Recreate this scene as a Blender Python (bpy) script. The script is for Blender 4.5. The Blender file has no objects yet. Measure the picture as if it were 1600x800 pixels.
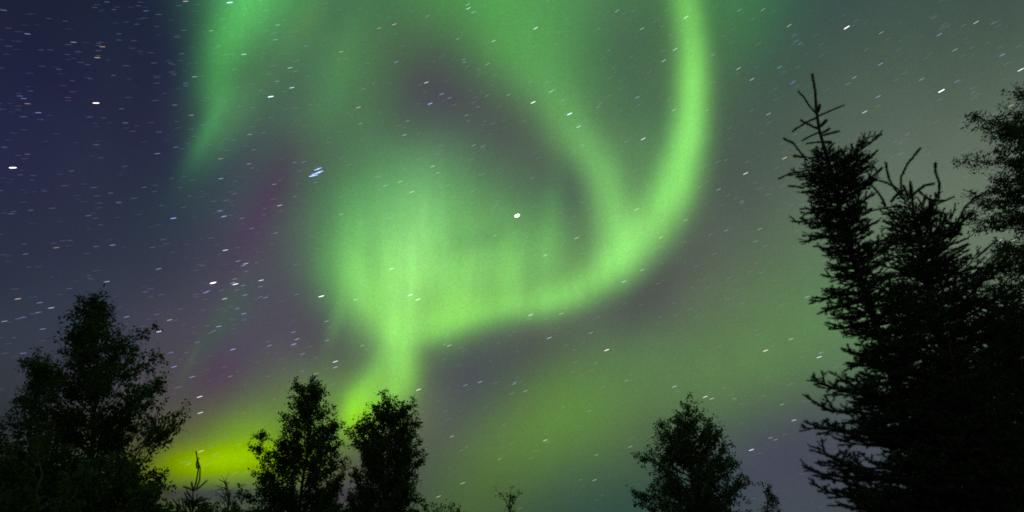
import bpy, math, random
import numpy as np
R_ = math.radians
sc = bpy.context.scene
col = sc.collection

# ------------------------------------------------------------------ camera
PITCH = R_(27.0); EYE = 1.6; FOC = 850.0 / 1600.0
cd = bpy.data.cameras.new('camera'); cam = bpy.data.objects.new('camera', cd); col.objects.link(cam)
cd.sensor_width = 36; cd.lens = 36 * FOC; cd.clip_start = .05; cd.clip_end = 20000
cd.dof.use_dof = True; cd.dof.focus_distance = 400; cd.dof.aperture_fstop = 1.8
cam.location = (0, 0, EYE); cam.rotation_euler = (math.pi / 2 + PITCH, 0, 0)
sc.camera = cam
sc.view_settings.view_transform = 'Standard'; sc.view_settings.look = 'None'
sc.view_settings.exposure = 0; sc.view_settings.gamma = 1
sc.cycles.use_denoising = False
sc.cycles.max_bounces = 4; sc.cycles.transparent_max_bounces = 8
sc.cycles.use_adaptive_sampling = True; sc.cycles.adaptive_threshold = .01; sc.cycles.adaptive_min_samples = 24
sc.render.film_transparent = False
sc.cycles.filter_width = 1.7

# ------------------------------------------------------------------ night sky with the aurora
W = bpy.data.worlds.new('World'); sc.world = W; W.use_nodes = True
nt = W.node_tree; nt.nodes.clear(); N = nt.nodes.new; Lk = nt.links.new
def mth(op, a, b=None, c=None):
    n = N('ShaderNodeMath'); n.operation = op
    for i, v in enumerate((a, b, c)):
        if v is None: continue
        if isinstance(v, (int, float)): n.inputs[i].default_value = v
        else: Lk(v, n.inputs[i])
    return n.outputs[0]
def vmth(op, a, b=None, c=None):
    n = N('ShaderNodeVectorMath'); n.operation = op
    for i, v in enumerate((a, b, c)):
        if v is None: continue
        if isinstance(v, (tuple, list)): n.inputs[i].default_value = v
        else: Lk(v, n.inputs[i])
    return n.outputs[1] if op in ('DOT_PRODUCT', 'LENGTH') else n.outputs[0]
def noise(vec, scale, detail=2, rough=.5, colour=False):
    n = N('ShaderNodeTexNoise'); n.inputs['Scale'].default_value = scale
    n.inputs['Detail'].default_value = detail; n.inputs['Roughness'].default_value = rough
    Lk(vec, n.inputs['Vector'])
    return n.outputs['Color'] if colour else n.outputs['Fac']
cp, sp = math.cos(PITCH), math.sin(PITCH)
d = N('ShaderNodeTexCoord').outputs['Generated']
# angles on the celestial sphere, measured from the part of the sky the aurora stands in
east = vmth('DOT_PRODUCT', d, (1, 0, 0)); up = vmth('DOT_PRODUCT', d, (0, -sp, cp)); fw = mth('MAXIMUM', vmth('DOT_PRODUCT', d, (0, cp, sp)), .12)
sx = mth('MULTIPLY_ADD', mth('DIVIDE', east, fw), 850., 800.)
sy = mth('MULTIPLY_ADD', mth('DIVIDE', up, fw), -850., 400.)
cxyz = N('ShaderNodeCombineXYZ'); Lk(sx, cxyz.inputs[0]); Lk(sy, cxyz.inputs[1])
P0 = cxyz.outputs[0]
warp = vmth('MULTIPLY', vmth('SUBTRACT', noise(P0, 1 / 110., 2, .5, True), (.5, .5, .5)), (9, 9, 0))
P1 = vmth('ADD', P0, warp)
sxyz = N('ShaderNodeSeparateXYZ'); Lk(P1, sxyz.inputs[0]); wx, wy = sxyz.outputs[0], sxyz.outputs[1]
# the broad glow, a table of radiances (x1000) 64 units apart across the sky
TABLE = [
 [(15,21,48),(14,20,47),(14,18,44),(12,16,41),(10,16,38),(9,16,37),(10,16,40),(18,38,50),(39,156,80),(61,283,98),(68,310,97),(60,230,87),(58,200,81),(67,258,81),(79,339,86),(89,382,93),(92,357,94),(88,293,90),(80,236,84),(69,200,76),(58,196,72),(53,210,76),(45,154,77),(39,103,76),(40,82,74),(45,79,74),(46,79,74),(47,79,75),(52,84,77),(59,93,80),(66,103,83),(71,111,86)],
 [(15,21,50),(15,20,49),(14,18,46),(13,16,43),(11,16,39),(11,16,40),(12,16,41),(12,16,44),(36,119,74),(68,297,99),(77,325,96),(60,186,85),(60,165,79),(69,227,78),(78,295,81),(91,377,92),(94,365,94),(86,278,90),(75,197,84),(68,175,75),(59,177,69),(58,233,79),(46,134,78),(41,87,76),(46,85,75),(52,90,75),(51,87,75),(52,87,76),(57,92,79),(65,102,83),(72,112,87),(78,118,91)],
 [(16,21,53),(15,20,51),(14,19,48),(14,17,45),(13,16,42),(14,20,45),(15,22,46),(13,16,45),(30,68,61),(70,238,85),(78,240,92),(70,174,88),(71,180,78),(73,160,75),(75,176,75),(89,314,83),(97,357,93),(86,273,90),(64,134,79),(69,151,78),(70,178,71),(57,185,76),(48,114,76),(50,88,77),(58,95,78),(62,102,78),(62,100,77),(64,102,78),(70,111,83),(77,119,89),(83,124,94),(86,128,97)],
 [(16,21,56),(16,20,55),(15,19,52),(14,18,49),(14,16,49),(15,18,50),(17,22,49),(14,19,51),(25,28,60),(58,116,74),(67,127,91),(77,203,91),(83,209,80),(74,74,82),(68,70,84),(77,144,77),(85,233,86),(89,276,91),(64,133,78),(71,147,80),(86,185,76),(56,118,75),(53,99,76),(64,101,79),(72,109,83),(75,115,86),(77,115,85),(81,121,87),(88,131,92),(92,136,99),(95,138,103),(96,139,105)],
 [(18,22,60),(17,21,59),(17,21,57),(17,20,55),(17,21,56),(18,22,55),(18,22,51),(19,21,52),(34,61,72),(61,110,88),(68,136,90),(76,186,88),(77,174,84),(65,65,81),(68,71,90),(78,83,90),(81,97,83),(98,220,92),(85,175,91),(72,156,87),(82,158,79),(61,100,76),(66,102,78),(76,113,85),(85,123,92),(92,129,98),(97,134,100),(103,140,104),(106,146,109),(107,148,112),(107,148,112),(106,148,112)],
 [(19,24,60),(19,23,60),(19,23,60),(19,22,60),(20,24,60),(22,26,60),(22,28,60),(20,20,58),(26,45,69),(54,82,91),(67,75,86),(75,126,86),(85,198,98),(86,199,99),(84,173,94),(87,126,97),(88,117,90),(80,113,84),(110,234,108),(102,249,102),(78,118,81),(64,90,80),(78,113,85),(92,128,95),(101,141,105),(110,150,112),(118,157,115),(123,160,120),(123,160,123),(119,158,122),(115,155,119),(113,153,117)],
 [(22,27,60),(21,26,60),(21,25,60),(21,25,60),(22,26,60),(24,28,60),(26,32,60),(23,37,60),(33,64,70),(59,72,90),(71,63,88),(81,186,95),(110,346,117),(131,415,127),(119,358,113),(97,223,103),(86,175,98),(57,60,79),(104,186,100),(123,265,104),(87,122,87),(76,99,84),(90,125,92),(105,146,104),(116,163,116),(125,173,122),(132,179,125),(136,178,129),(132,172,129),(125,164,125),(120,157,122),(116,154,120)],
 [(24,30,60),(24,30,60),(23,29,60),(24,30,60),(25,30,60),(26,32,60),(26,35,60),(27,39,62),(43,51,82),(69,63,96),(79,83,98),(96,258,105),(162,494,135),(207,598,157),(206,570,154),(176,463,134),(151,393,121),(124,260,107),(113,152,98),(94,100,88),(91,108,92),(93,118,93),(99,148,95),(110,174,104),(122,186,117),(131,192,123),(135,193,126),(135,186,127),(131,175,126),(124,163,123),(119,154,121),(116,149,119)],
 [(25,32,60),(26,33,60),(26,32,60),(25,32,60),(28,36,60),(30,39,63),(33,43,68),(39,45,72),(53,53,84),(72,66,100),(76,68,96),(108,222,104),(210,574,136),(262,704,153),(261,683,156),(227,575,144),(210,529,136),(169,373,118),(77,82,83),(66,70,79),(107,132,100),(110,157,99),(106,185,92),(114,210,100),(123,210,112),(128,204,118),(130,195,119),(126,182,118),(122,168,117),(117,155,117),(114,146,117),(112,142,117)],
 [(25,32,57),(27,34,60),(31,38,61),(34,42,67),(34,44,71),(36,46,73),(44,50,80),(61,58,85),(70,71,97),(80,91,99),(78,70,100),(78,73,95),(133,272,102),(177,416,109),(160,325,100),(110,160,92),(95,101,95),(98,105,100),(78,82,89),(95,106,91),(112,165,95),(114,193,93),(115,228,90),(117,238,96),(118,221,104),(119,200,108),(118,183,109),(113,165,108),(109,151,108),(107,141,110),(107,135,112),(106,132,112)],
 [(22,29,52),(25,33,53),(31,40,57),(38,47,63),(39,46,66),(43,45,71),(55,53,78),(74,70,80),(80,74,92),(87,79,104),(91,82,104),(85,79,92),(89,86,87),(95,123,89),(65,67,90),(62,66,92),(77,81,83),(94,153,76),(108,214,83),(114,228,87),(115,223,84),(118,239,81),(117,243,81),(107,213,85),(103,187,94),(102,165,98),(101,149,100),(99,136,102),(97,128,103),(97,124,105),(98,122,107),(99,121,107)],
 [(17,23,47),(20,26,46),(24,32,43),(29,37,41),(38,41,51),(49,47,59),(60,58,65),(73,69,72),(84,78,74),(102,105,74),(124,203,65),(153,299,59),(180,381,61),(140,207,80),(78,81,104),(82,107,86),(115,225,60),(127,297,51),(117,247,68),(105,192,75),(103,193,72),(99,178,73),(87,129,81),(77,105,90),(81,119,93),(84,118,95),(85,108,99),(85,103,102),(87,104,102),(88,107,102),(90,109,102),(91,109,102)],
 [(12,16,44),(14,17,42),(18,22,38),(25,31,36),(38,43,38),(54,57,38),(67,64,39),(86,81,40),(141,190,38),(168,279,34),(133,239,30),(112,154,51),(123,162,65),(104,116,81),(89,109,80),(109,209,51),(115,248,48),(107,224,54),(91,168,62),(77,125,66),(67,108,74),(66,85,93),(62,65,105),(62,65,104),(66,76,97),(69,83,96),(70,77,102),(73,77,104),(77,85,101),(80,92,99),(82,97,98),(84,99,98)],
 [(7,16,43),(9,16,42),(14,16,39),(24,28,36),(39,48,30),(58,74,22),(85,107,13),(130,186,7),(155,253,31),(167,271,41),(130,195,27),(81,76,52),(62,60,70),(58,71,68),(75,145,51),(88,165,41),(72,138,55),(56,108,65),(48,96,64),(46,86,62),(44,72,74),(56,67,96),(62,69,102),(60,71,92),(59,68,91),(60,68,92),(62,68,96),(66,71,97),(69,77,96),(73,82,96),(76,87,95),(77,89,96)],
 [(3,16,44),(6,16,43),(14,16,40),(26,32,35),(43,59,24),(58,85,15),(68,102,13),(57,87,27),(18,16,60),(20,19,60),(45,52,55),(55,82,52),(56,74,53),(64,99,45),(69,119,39),(57,98,45),(43,88,51),(30,76,56),(26,70,56),(29,69,56),(37,70,62),(51,72,78),(58,75,87),(57,74,85),(56,69,85),(57,68,86),(59,71,86),(62,74,87),(65,75,90),(68,77,92),(71,79,93),(73,82,94)],
 [(2,16,44),(7,16,43),(16,16,39),(30,39,32),(47,69,21),(55,87,15),(41,67,22),(2,16,45),(2,2,60),(2,2,60),(2,2,60),(31,64,55),(56,108,43),(68,116,35),(63,100,36),(45,75,44),(29,66,48),(19,62,50),(16,60,51),(22,63,53),(34,70,58),(47,75,68),(54,76,77),(56,74,81),(55,71,82),(55,70,82),(57,73,81),(60,74,83),(63,74,86),(66,75,90),(68,76,92),(70,77,93)]]
PATCHES = [
 (407.5, -35, 51.6, 30, 122.7, (0.0255, 0.1858, 0.0316)),
 (367.5, 40, 54.1, 28, 113.6, (0.0247, 0.1814, 0.0272)),
 (342.5, 107.5, 35.3, 23, 105.3, (0.0094, 0.0849, 0.0066)),
 (340, 150, 19.6, 20, 71.6, (0.0103, 0.064, 0.0081)),
 (331.5, 196.5, 42.5, 16, 113.2, (0.01, 0.0698, 0.0087)),
 (322, 205, 40, 9, -62, (0.0111, 0.063, 0.011)),
 (485, 20, 60, 16, -60, (0.0151, 0.0188, 0.0007)),
 (530, 110, 80, 20, -70, (0.0067, 0.0394, 0.0049)),
 (345, 500, 70, 12, -62, (-0.008, 0.0204, -0.0117)),
 (300, 558, 22, 4, -64, (0.0022, 0.0229, -0.005)),
 (385, 480, 60, 14, -58, (-0.0051, 0.0103, -0.0053)),
 (810, 95, 57.2, 37, 49.4, (0.0125, 0.0744, 0.0055)),
 (862.5, 160, 46.5, 31, 53.1, (0.0191, 0.0911, 0.013)),
 (906.5, 220, 45.8, 25, 54.4, (0.0525, 0.1815, 0.028)),
 (941, 280, 40.5, 22, 66.6, (0.0496, 0.1793, 0.0258)),
 (961, 340, 38.2, 22, 76.9, (0.0848, 0.2951, 0.0445)),
 (963, 395, 31.6, 23, 101.3, (0.0736, 0.2513, 0.0364)),
 (1068.5, -25, 43.8, 18, 82.7, (0.0562, 0.1971, 0.024)),
 (1077, 50, 49.8, 17.5, 84.3, (0.086, 0.2958, 0.0366)),
 (1081.5, 125, 43.4, 17, 89.2, (0.1135, 0.3825, 0.0514)),
 (1077.5, 192.5, 40.7, 18.5, 97.9, (0.1132, 0.3968, 0.0528)),
 (1063, 257.5, 42.2, 21.5, 107.1, (0.1141, 0.3998, 0.0499)),
 (1037.5, 320, 41.9, 24.5, 117.3, (0.1134, 0.405, 0.0507)),
 (1003.5, 372.5, 36.1, 25, 129.4, (0.0859, 0.2926, 0.0428)),
 (962.5, 412.5, 35.3, 23, 142.1, (0.0684, 0.2285, 0.0329)),
 (910, 447.5, 43.1, 19, 149.7, (0.0764, 0.2818, 0.0287)),
 (845, 473, 44.5, 16, 167.1, (0.058, 0.2211, 0.0195)),
 (780, 487.5, 38.1, 16, 167.8, (0.0224, 0.0882, 0.0102)),
 (720, 504, 39.2, 15.5, 161.6, (0.056, 0.2092, 0.0177)),
 (670, 519, 25.6, 15.5, 166, (0.0414, 0.1532, 0.0166)),
 (552, 420, 66, 16, 88, (0.0351, 0.1458, 0.0157)),
 (645, 420, 60, 18, 98, (0.0456, 0.0777, 0.0332)),
 (600, 440, 50, 14, 96, (0.0333, 0.094, 0.0122)),
 (700, 470, 44, 16, 92, (0.0293, 0.0938, 0.0091)),
 (795, 430, 44, 17, 92, (0.0365, 0.1291, 0.0179)),
 (860, 370, 70, 14, 94, (0.0166, 0.0867, 0.0111)),
 (748, 445, 40, 10, 92, (0.0122, 0.0504, 0.0058)),
 (525, 500, 34, 8, 108, (0.016, 0.0741, 0.0063)),
 (735, 378, 46, 14, -15, (-0.0273, -0.0852, -0.0105)),
 (626, 527.5, 28.3, 17, 79.9, (0.054, 0.1897, 0.0154)),
 (630, 570, 24.8, 16, 90, (0.0822, 0.2818, 0.0263)),
 (619, 610, 28.3, 18, 118.8, (0.0864, 0.2877, 0.0106)),
 (568, 652, 26, 18, -40, (0.1033, 0.2725, -0.0445)),
 (570, 615, 40, 14, -55, (0.0687, 0.2595, 0.0046)),
 (548, 635, 26, 9, 100, (0.0369, 0.1319, -0.0118)),
 (655, 575, 40, 12, 105, (0.0037, 0.0046, -0.0055)),
 (372, 715, 56, 17, 0, (0.1284, 0.2279, -0.0495)),
 (305, 728, 40, 15, 0, (0.088, 0.1685, -0.0336)),
 (392, 680, 44, 26, -10, (0.0285, 0.1178, -0.0213)),
 (330, 772, 130, 12, 0, (-0.0538, -0.0995, 0.0157)),
 (402, 360, 95, 20, 112, (0.0079, -0.0036, 0.0046)),
 (428, 300, 60, 16, 118, (-0.0006, -0.0151, -0.001)),
 (335, 600, 60, 34, -60, (-0.0027, -0.0226, 0.0059)),
 (365, 180, 60, 22, -58, (0.0201, 0.0865, 0.0128)),
 (345, 90, 80, 24, -74, (0.007, 0.0495, 0.0014)),
 (585, 480, 50, 22, 62, (0.0689, 0.2265, 0.0198)),
 (690, 490, 50, 16, -14, (0.044, 0.1435, 0.0027)),
 (600, 555, 60, 16, 112, (0.0418, 0.1365, 0.0162)),
 (515, 440, 40, 16, 80, (0.004, 0.0616, 0.0023)),
 (640, 335, 80, 50, 110, (0.043, 0.0842, 0.0409)),
 (640, 460, 70, 26, 95, (0.0558, 0.1377, 0.0243)),
 (720, 455, 36, 12, 94, (0.0268, 0.0904, 0.0116)),
 (675, 455, 50, 9, 96, (-0.0061, -0.0195, -0.0041)),
 (765, 470, 60, 20, -8, (0.0272, 0.0909, 0.0013))]

def ramp(fac, cols):
    r = N('ShaderNodeValToRGB'); cr = r.color_ramp; cr.interpolation = 'B_SPLINE'; n = len(cols)
    cr.elements[0].position = 0; cr.elements[1].position = 1
    for i in range(1, n - 1): cr.elements.new(i / (n - 1))
    for i in range(n):
        cr.elements[i].position = i / (n - 1); c = cols[i]; cr.elements[i].color = (c[0], c[1], c[2], 1)
        if len(c) == 4: cr.elements[i].color = c
    Lk(fac, r.inputs[0]); return r.outputs[1 if len(cols[0]) == 4 else 0]
ncol, nrow = len(TABLE[0]), len(TABLE)
fx = mth('MULTIPLY_ADD', wx, 1 / (64. * (ncol - 1)), 192. / (64. * (ncol - 1)))
fy = mth('MULTIPLY_ADD', wy, 1 / (64. * (nrow - 1)), 80. / (64. * (nrow - 1)))
acc = None
for j, row in enumerate(TABLE):
    w = ramp(fy, [(1, 1, 1, 1.) if k == j else (1, 1, 1, 0.) for k in range(nrow)])
    c = ramp(fx, [(v[0] / 1000., v[1] / 1000., v[2] / 1000.) for v in row])
    mx = N('ShaderNodeMixRGB'); mx.blend_type = 'ADD'; Lk(w, mx.inputs[0]); Lk(c, mx.inputs[2]); mx.inputs[1].default_value = (0, 0, 0, 1)
    if acc is not None: Lk(acc, mx.inputs[1])
    acc = mx.outputs[0]
acc = vmth('ADD', acc, (0, 0, 0))
for (x, y, a, b, t, cl) in PATCHES:
    mp = N('ShaderNodeMapping'); mp.vector_type = 'TEXTURE'
    mp.inputs['Location'].default_value = (x, y, 0); mp.inputs['Rotation'].default_value = (0, 0, R_(t)); mp.inputs['Scale'].default_value = (a, b, 1)
    Lk(P1, mp.inputs['Vector']); q = mp.outputs[0]
    e = mth('EXPONENT', mth('MULTIPLY', vmth('DOT_PRODUCT', q, q), -.5))
    sc_n = N('ShaderNodeVectorMath'); sc_n.operation = 'SCALE'; sc_n.inputs[0].default_value = cl; Lk(e, sc_n.inputs['Scale'])
    acc = vmth('ADD', acc, sc_n.outputs[0])
# tall soft rays inside the curtains, and fine sensor-like grain painted into the sky colour
stretch = vmth('MULTIPLY', vmth('ADD', P0, vmth('MULTIPLY', warp, (3., 3., 0.))), (1., .16, 1.))
sep = N('ShaderNodeSeparateXYZ'); Lk(acc, sep.inputs[0])
lit = mth('MINIMUM', mth('MAXIMUM', mth('MULTIPLY_ADD', sep.outputs[1], 1.8, -.16), .06), 1.)
rays = mth('MULTIPLY_ADD', mth('MULTIPLY_ADD', noise(stretch, 1 / 24., 2, .5), .30, -.15), lit, 1.)
blot = mth('MULTIPLY_ADD', noise(P0, 1 / 80., 2, .5), .14, .90)
grain = vmth('ADD', vmth('MULTIPLY', noise(P0, .42, 1, .5, True), (.60, .50, .70)), (.70, .75, .65))
acc = vmth('MULTIPLY', vmth('MULTIPLY', acc, vmth('MULTIPLY', (1, 1, 1), rays)), blot)
acc = vmth('MAXIMUM', vmth('MULTIPLY', acc, grain), (.0, .0, .0))
sky = N('ShaderNodeTexSky'); sky.sky_type = 'NISHITA'; sky.sun_disc = False
FILL_EL, FILL_AZ = R_(14), R_(205)  # angles shared by the added fill lamp and the very faint sky
sky.sun_elevation = FILL_EL; sky.sun_rotation = FILL_AZ
bg1 = N('ShaderNodeBackground'); Lk(acc, bg1.inputs[0]); bg1.inputs[1].default_value = 1.0
bg2 = N('ShaderNodeBackground'); Lk(sky.outputs[0], bg2.inputs[0]); bg2.inputs[1].default_value = .00006
add = N('ShaderNodeAddShader'); Lk(bg1.outputs[0], add.inputs[0]); Lk(bg2.outputs[0], add.inputs[1])
wo = N('ShaderNodeOutputWorld'); Lk(add.outputs[0], wo.inputs[0])
W.cycles.sampling_method = 'MANUAL'; W.cycles.sample_map_resolution = 256

sl = bpy.data.lights.new('fill_light', 'SUN'); sl.energy = .12; sl.angle = R_(.5); sl.color = (1, .95, .85)  # added weak fill, no such source in view; lifts the leaves out of black
so = bpy.data.objects.new('fill_light', sl); col.objects.link(so)
so.rotation_euler = (math.pi / 2 - FILL_EL, 0, R_(-25)); so.location = (-3, -6, 8)

# ------------------------------------------------------------------ helpers
def tag(o, label=None, cat=None, group=None, kind=None):
    if label: o['label'] = label
    if cat: o['category'] = cat
    if group: o['group'] = group
    if kind: o['kind'] = kind
    return o
def empty(name, loc, label, cat, group=None):
    o = bpy.data.objects.new(name, None); col.objects.link(o); o.location = loc; o.empty_display_size = .2
    return tag(o, label, cat, group)
class MB:
    """collects pieces of one mesh"""
    def __init__(s): s.v = []; s.f = []; s.n = 0
    def add(s, v, f):
        v = np.asarray(v, float); f = np.asarray(f, int)
        s.v.append(v); s.f.append(f + s.n); s.n += len(v)
    def tube(s, pts, rad, sides=5):
        pts = np.asarray(pts, float); n = len(pts)
        rad = np.broadcast_to(np.asarray(rad, float), (n,))
        t = np.gradient(pts, axis=0); t /= np.linalg.norm(t, axis=1)[:, None] + 1e-9
        h = np.array([0, 0, 1.]) if abs(t[0, 2]) < .8 else np.array([1., 0, 0])
        a = np.cross(t, h); a /= np.linalg.norm(a, axis=1)[:, None] + 1e-9; b = np.cross(t, a)
        k = np.arange(sides) * 2 * math.pi / sides
        ring = pts[:, None] + rad[:, None, None] * (a[:, None] * np.cos(k)[None, :, None] + b[:, None] * np.sin(k)[None, :, None])
        i = np.arange(n - 1)[:, None] * sides; j = np.arange(sides)[None]; j2 = (j + 1) % sides
        f = np.stack([i + j, i + j2, i + sides + j2, i + sides + j], -1).reshape(-1, 4)
        s.add(ring.reshape(-1, 3), f)
    def build(s, name, mat, parent=None, smooth=False):
        me = bpy.data.meshes.new(name)
        v = np.concatenate(s.v) if s.v else np.zeros((0, 3))
        if parent is not None: v = v - np.array(parent.location)
        lens = np.concatenate([np.full(len(f), f.shape[1]) for f in s.f]); li = np.concatenate([f.ravel() for f in s.f])
        me.vertices.add(len(v)); me.vertices.foreach_set('co', v.ravel().astype(np.float32))
        me.loops.add(len(li)); me.loops.foreach_set('vertex_index', li.astype(np.int32))
        me.polygons.add(len(lens)); st = np.concatenate([[0], np.cumsum(lens)[:-1]])
        me.polygons.foreach_set('loop_start', st.astype(np.int32)); me.polygons.foreach_set('loop_total', lens.astype(np.int32))
        me.update(calc_edges=True)
        if smooth: me.polygons.foreach_set('use_smooth', np.ones(len(lens), bool))
        me.materials.append(mat)
        o = bpy.data.objects.new(name, me); col.objects.link(o)
        if parent is not None: o.parent = parent
        return o
def plane(px, py, Y):
    """the point of the vertical plane y = Y seen in direction px, py of the view"""
    dx, dv = px - 800., 400. - py
    dy = 850 * cp - dv * sp; dz = 850 * sp + dv * cp
    return np.array([dx * Y / dy, Y, EYE + dz * Y / dy])
def mat_base(name):
    m = bpy.data.materials.new(name); m.use_nodes = True; t = m.node_tree; t.nodes.clear(); return m, t
def leaf_material(name, c1, c2, trans=.35, rough=.6):
    m, t = mat_base(name); n = t.nodes.new; l = t.links.new
    g = n('ShaderNodeNewGeometry'); r = n('ShaderNodeValToRGB')
    r.color_ramp.elements[0].color = (*c1, 1); r.color_ramp.elements[1].color = (*c2, 1)
    l(g.outputs['Random Per Island'], r.inputs[0])
    b = n('ShaderNodeBsdfPrincipled'); b.inputs['Roughness'].default_value = rough; l(r.outputs[0], b.inputs['Base Color'])
    b.inputs['Specular IOR Level'].default_value = .25
    tr = n('ShaderNodeBsdfTranslucent'); l(r.outputs[0], tr.inputs[0])
    mx = n('ShaderNodeMixShader'); mx.inputs[0].default_value = trans
    l(b.outputs[0], mx.inputs[1]); l(tr.outputs[0], mx.inputs[2])
    o = n('ShaderNodeOutputMaterial'); l(mx.outputs[0], o.inputs[0]); return m
def noise_material(name, c1, c2, scale, rough=.9, bump=.3):
    m, t = mat_base(name); n = t.nodes.new; l = t.links.new
    tc = n('ShaderNodeTexCoord'); nz = n('ShaderNodeTexNoise'); nz.inputs['Scale'].default_value = scale; nz.inputs['Detail'].default_value = 6
    l(tc.outputs['Object'], nz.inputs['Vector'])
    r = n('ShaderNodeValToRGB'); r.color_ramp.elements[0].position = .35; r.color_ramp.elements[1].position = .65
    r.color_ramp.elements[0].color = (*c1, 1); r.color_ramp.elements[1].color = (*c2, 1); l(nz.outputs['Fac'], r.inputs[0])
    b = n('ShaderNodeBsdfPrincipled'); b.inputs['Roughness'].default_value = rough; l(r.outputs[0], b.inputs['Base Color'])
    bp = n('ShaderNodeBump'); bp.inputs['Strength'].default_value = bump; l(nz.outputs['Fac'], bp.inputs['Height']); l(bp.outputs[0], b.inputs['Normal'])
    o = n('ShaderNodeOutputMaterial'); l(b.outputs[0], o.inputs[0]); return m
M_BIRCH = leaf_material('birch_leaf', (.045, .08, .018), (.095, .145, .035), .5)
M_WILLOW = leaf_material('willow_leaf', (.05, .075, .024), (.09, .12, .04), .4)
M_NEEDLE = leaf_material('spruce_needle', (.018, .032, .012), (.035, .055, .022), .05)
M_BARK = noise_material('grey_bark', (.05, .04, .032), (.12, .105, .09), 14)
M_DARKBARK = noise_material('spruce_bark', (.035, .026, .02), (.075, .058, .045), 18)
M_GRASS = noise_material('grass_ground', (.025, .04, .014), (.05, .065, .025), .9)
M_HILL = noise_material('far_forest', (.018, .03, .014), (.035, .05, .022), .02)

# ------------------------------------------------------------------ ground and far hills
def make_ground():
    rs = np.random.RandomState(3); m = MB()
    rr = np.concatenate([[0], np.geomspace(1.2, 9000, 60)]); na = 96
    v = []
    for r in rr:
        for k in range(na):
            a = 2 * math.pi * k / na; x, y = r * math.cos(a), r * math.sin(a)
            z = .05 * math.sin(x * .7 + 1) * math.sin(y * .6) * min(1, r / 6) - .02
            v.append((x, y, z))
    f = [(i * na + k, i * na + (k + 1) % na, (i + 1) * na + (k + 1) % na, (i + 1) * na + k) for i in range(len(rr) - 1) for k in range(na)]
    m.add(v, f); tag(m.build('ground', M_GRASS, smooth=True), kind='structure')
    h = MB(); v = []; n = 400
    prof = lambda a: 9 + 5 * math.sin(a * 5 + 1) + 3 * math.sin(a * 11 + 2) + 2 * math.sin(a * 23) + 1.2 * math.sin(a * 67)
    for k in range(n):
        a = 2 * math.pi * k / n; p = prof(a)
        for r, z in ((640, -1), (700, p * .75), (780, p), (900, -1)):
            v.append((r * math.cos(a), r * math.sin(a), z + (rs.rand() * 1.2 if z > 0 else 0)))
    f = [(k * 4 + j, ((k + 1) % n) * 4 + j, ((k + 1) % n) * 4 + j + 1, k * 4 + j + 1) for k in range(n) for j in range(3)]
    h.add(v, f); tag(h.build('hills', M_HILL, smooth=True), kind='structure')
make_ground()

# ------------------------------------------------------------------ tree tools
def interp(tbl, z):
    tbl = sorted(tbl); zs = [t[0] for t in tbl]
    return [float(np.interp(z, zs, [t[i] for t in tbl])) for i in range(1, len(tbl[0]))]
def unit(v): v = np.asarray(v, float); return v / (np.linalg.norm(v) + 1e-9)
def leaves(m, pts, size, rs, aspect=.62, droop=.0, wind=None):
    """one folded four-cornered leaf per point"""
    n = len(pts); pts = np.asarray(pts)
    d = rs.normal(size=(n, 3)); d[:, 2] -= droop
    if wind is not None: d = d * .45 + np.asarray(wind) * rs.choice([-1, 1], n)[:, None]
    d /= np.linalg.norm(d, axis=1)[:, None]
    q = rs.normal(size=(n, 3)); s = np.cross(d, q); s /= np.linalg.norm(s, axis=1)[:, None]; u = np.cross(s, d)
    L = (size * rs.uniform(.6, 1.25, n))[:, None]; w = L * aspect * .5
    a = pts; c = pts + d * L; mid = pts + d * L * .45
    b = mid + s * w + u * w * .35; e = mid - s * w + u * w * .35
    v = np.stack([a, b, c, e], 1).reshape(-1, 3); i = np.arange(n)[:, None] * 4
    m.add(v, np.concatenate([i + [0, 1, 2], i + [0, 2, 3]], 1).reshape(-1, 3))
def trunk_at(tr, z):
    z0 = [p[2] for p in tr]; o = np.argsort(z0); tr = np.asarray(tr)[o]
    return np.array([np.interp(z, tr[:, 2], tr[:, 0]), np.interp(z, tr[:, 2], tr[:, 1]), z])

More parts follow.
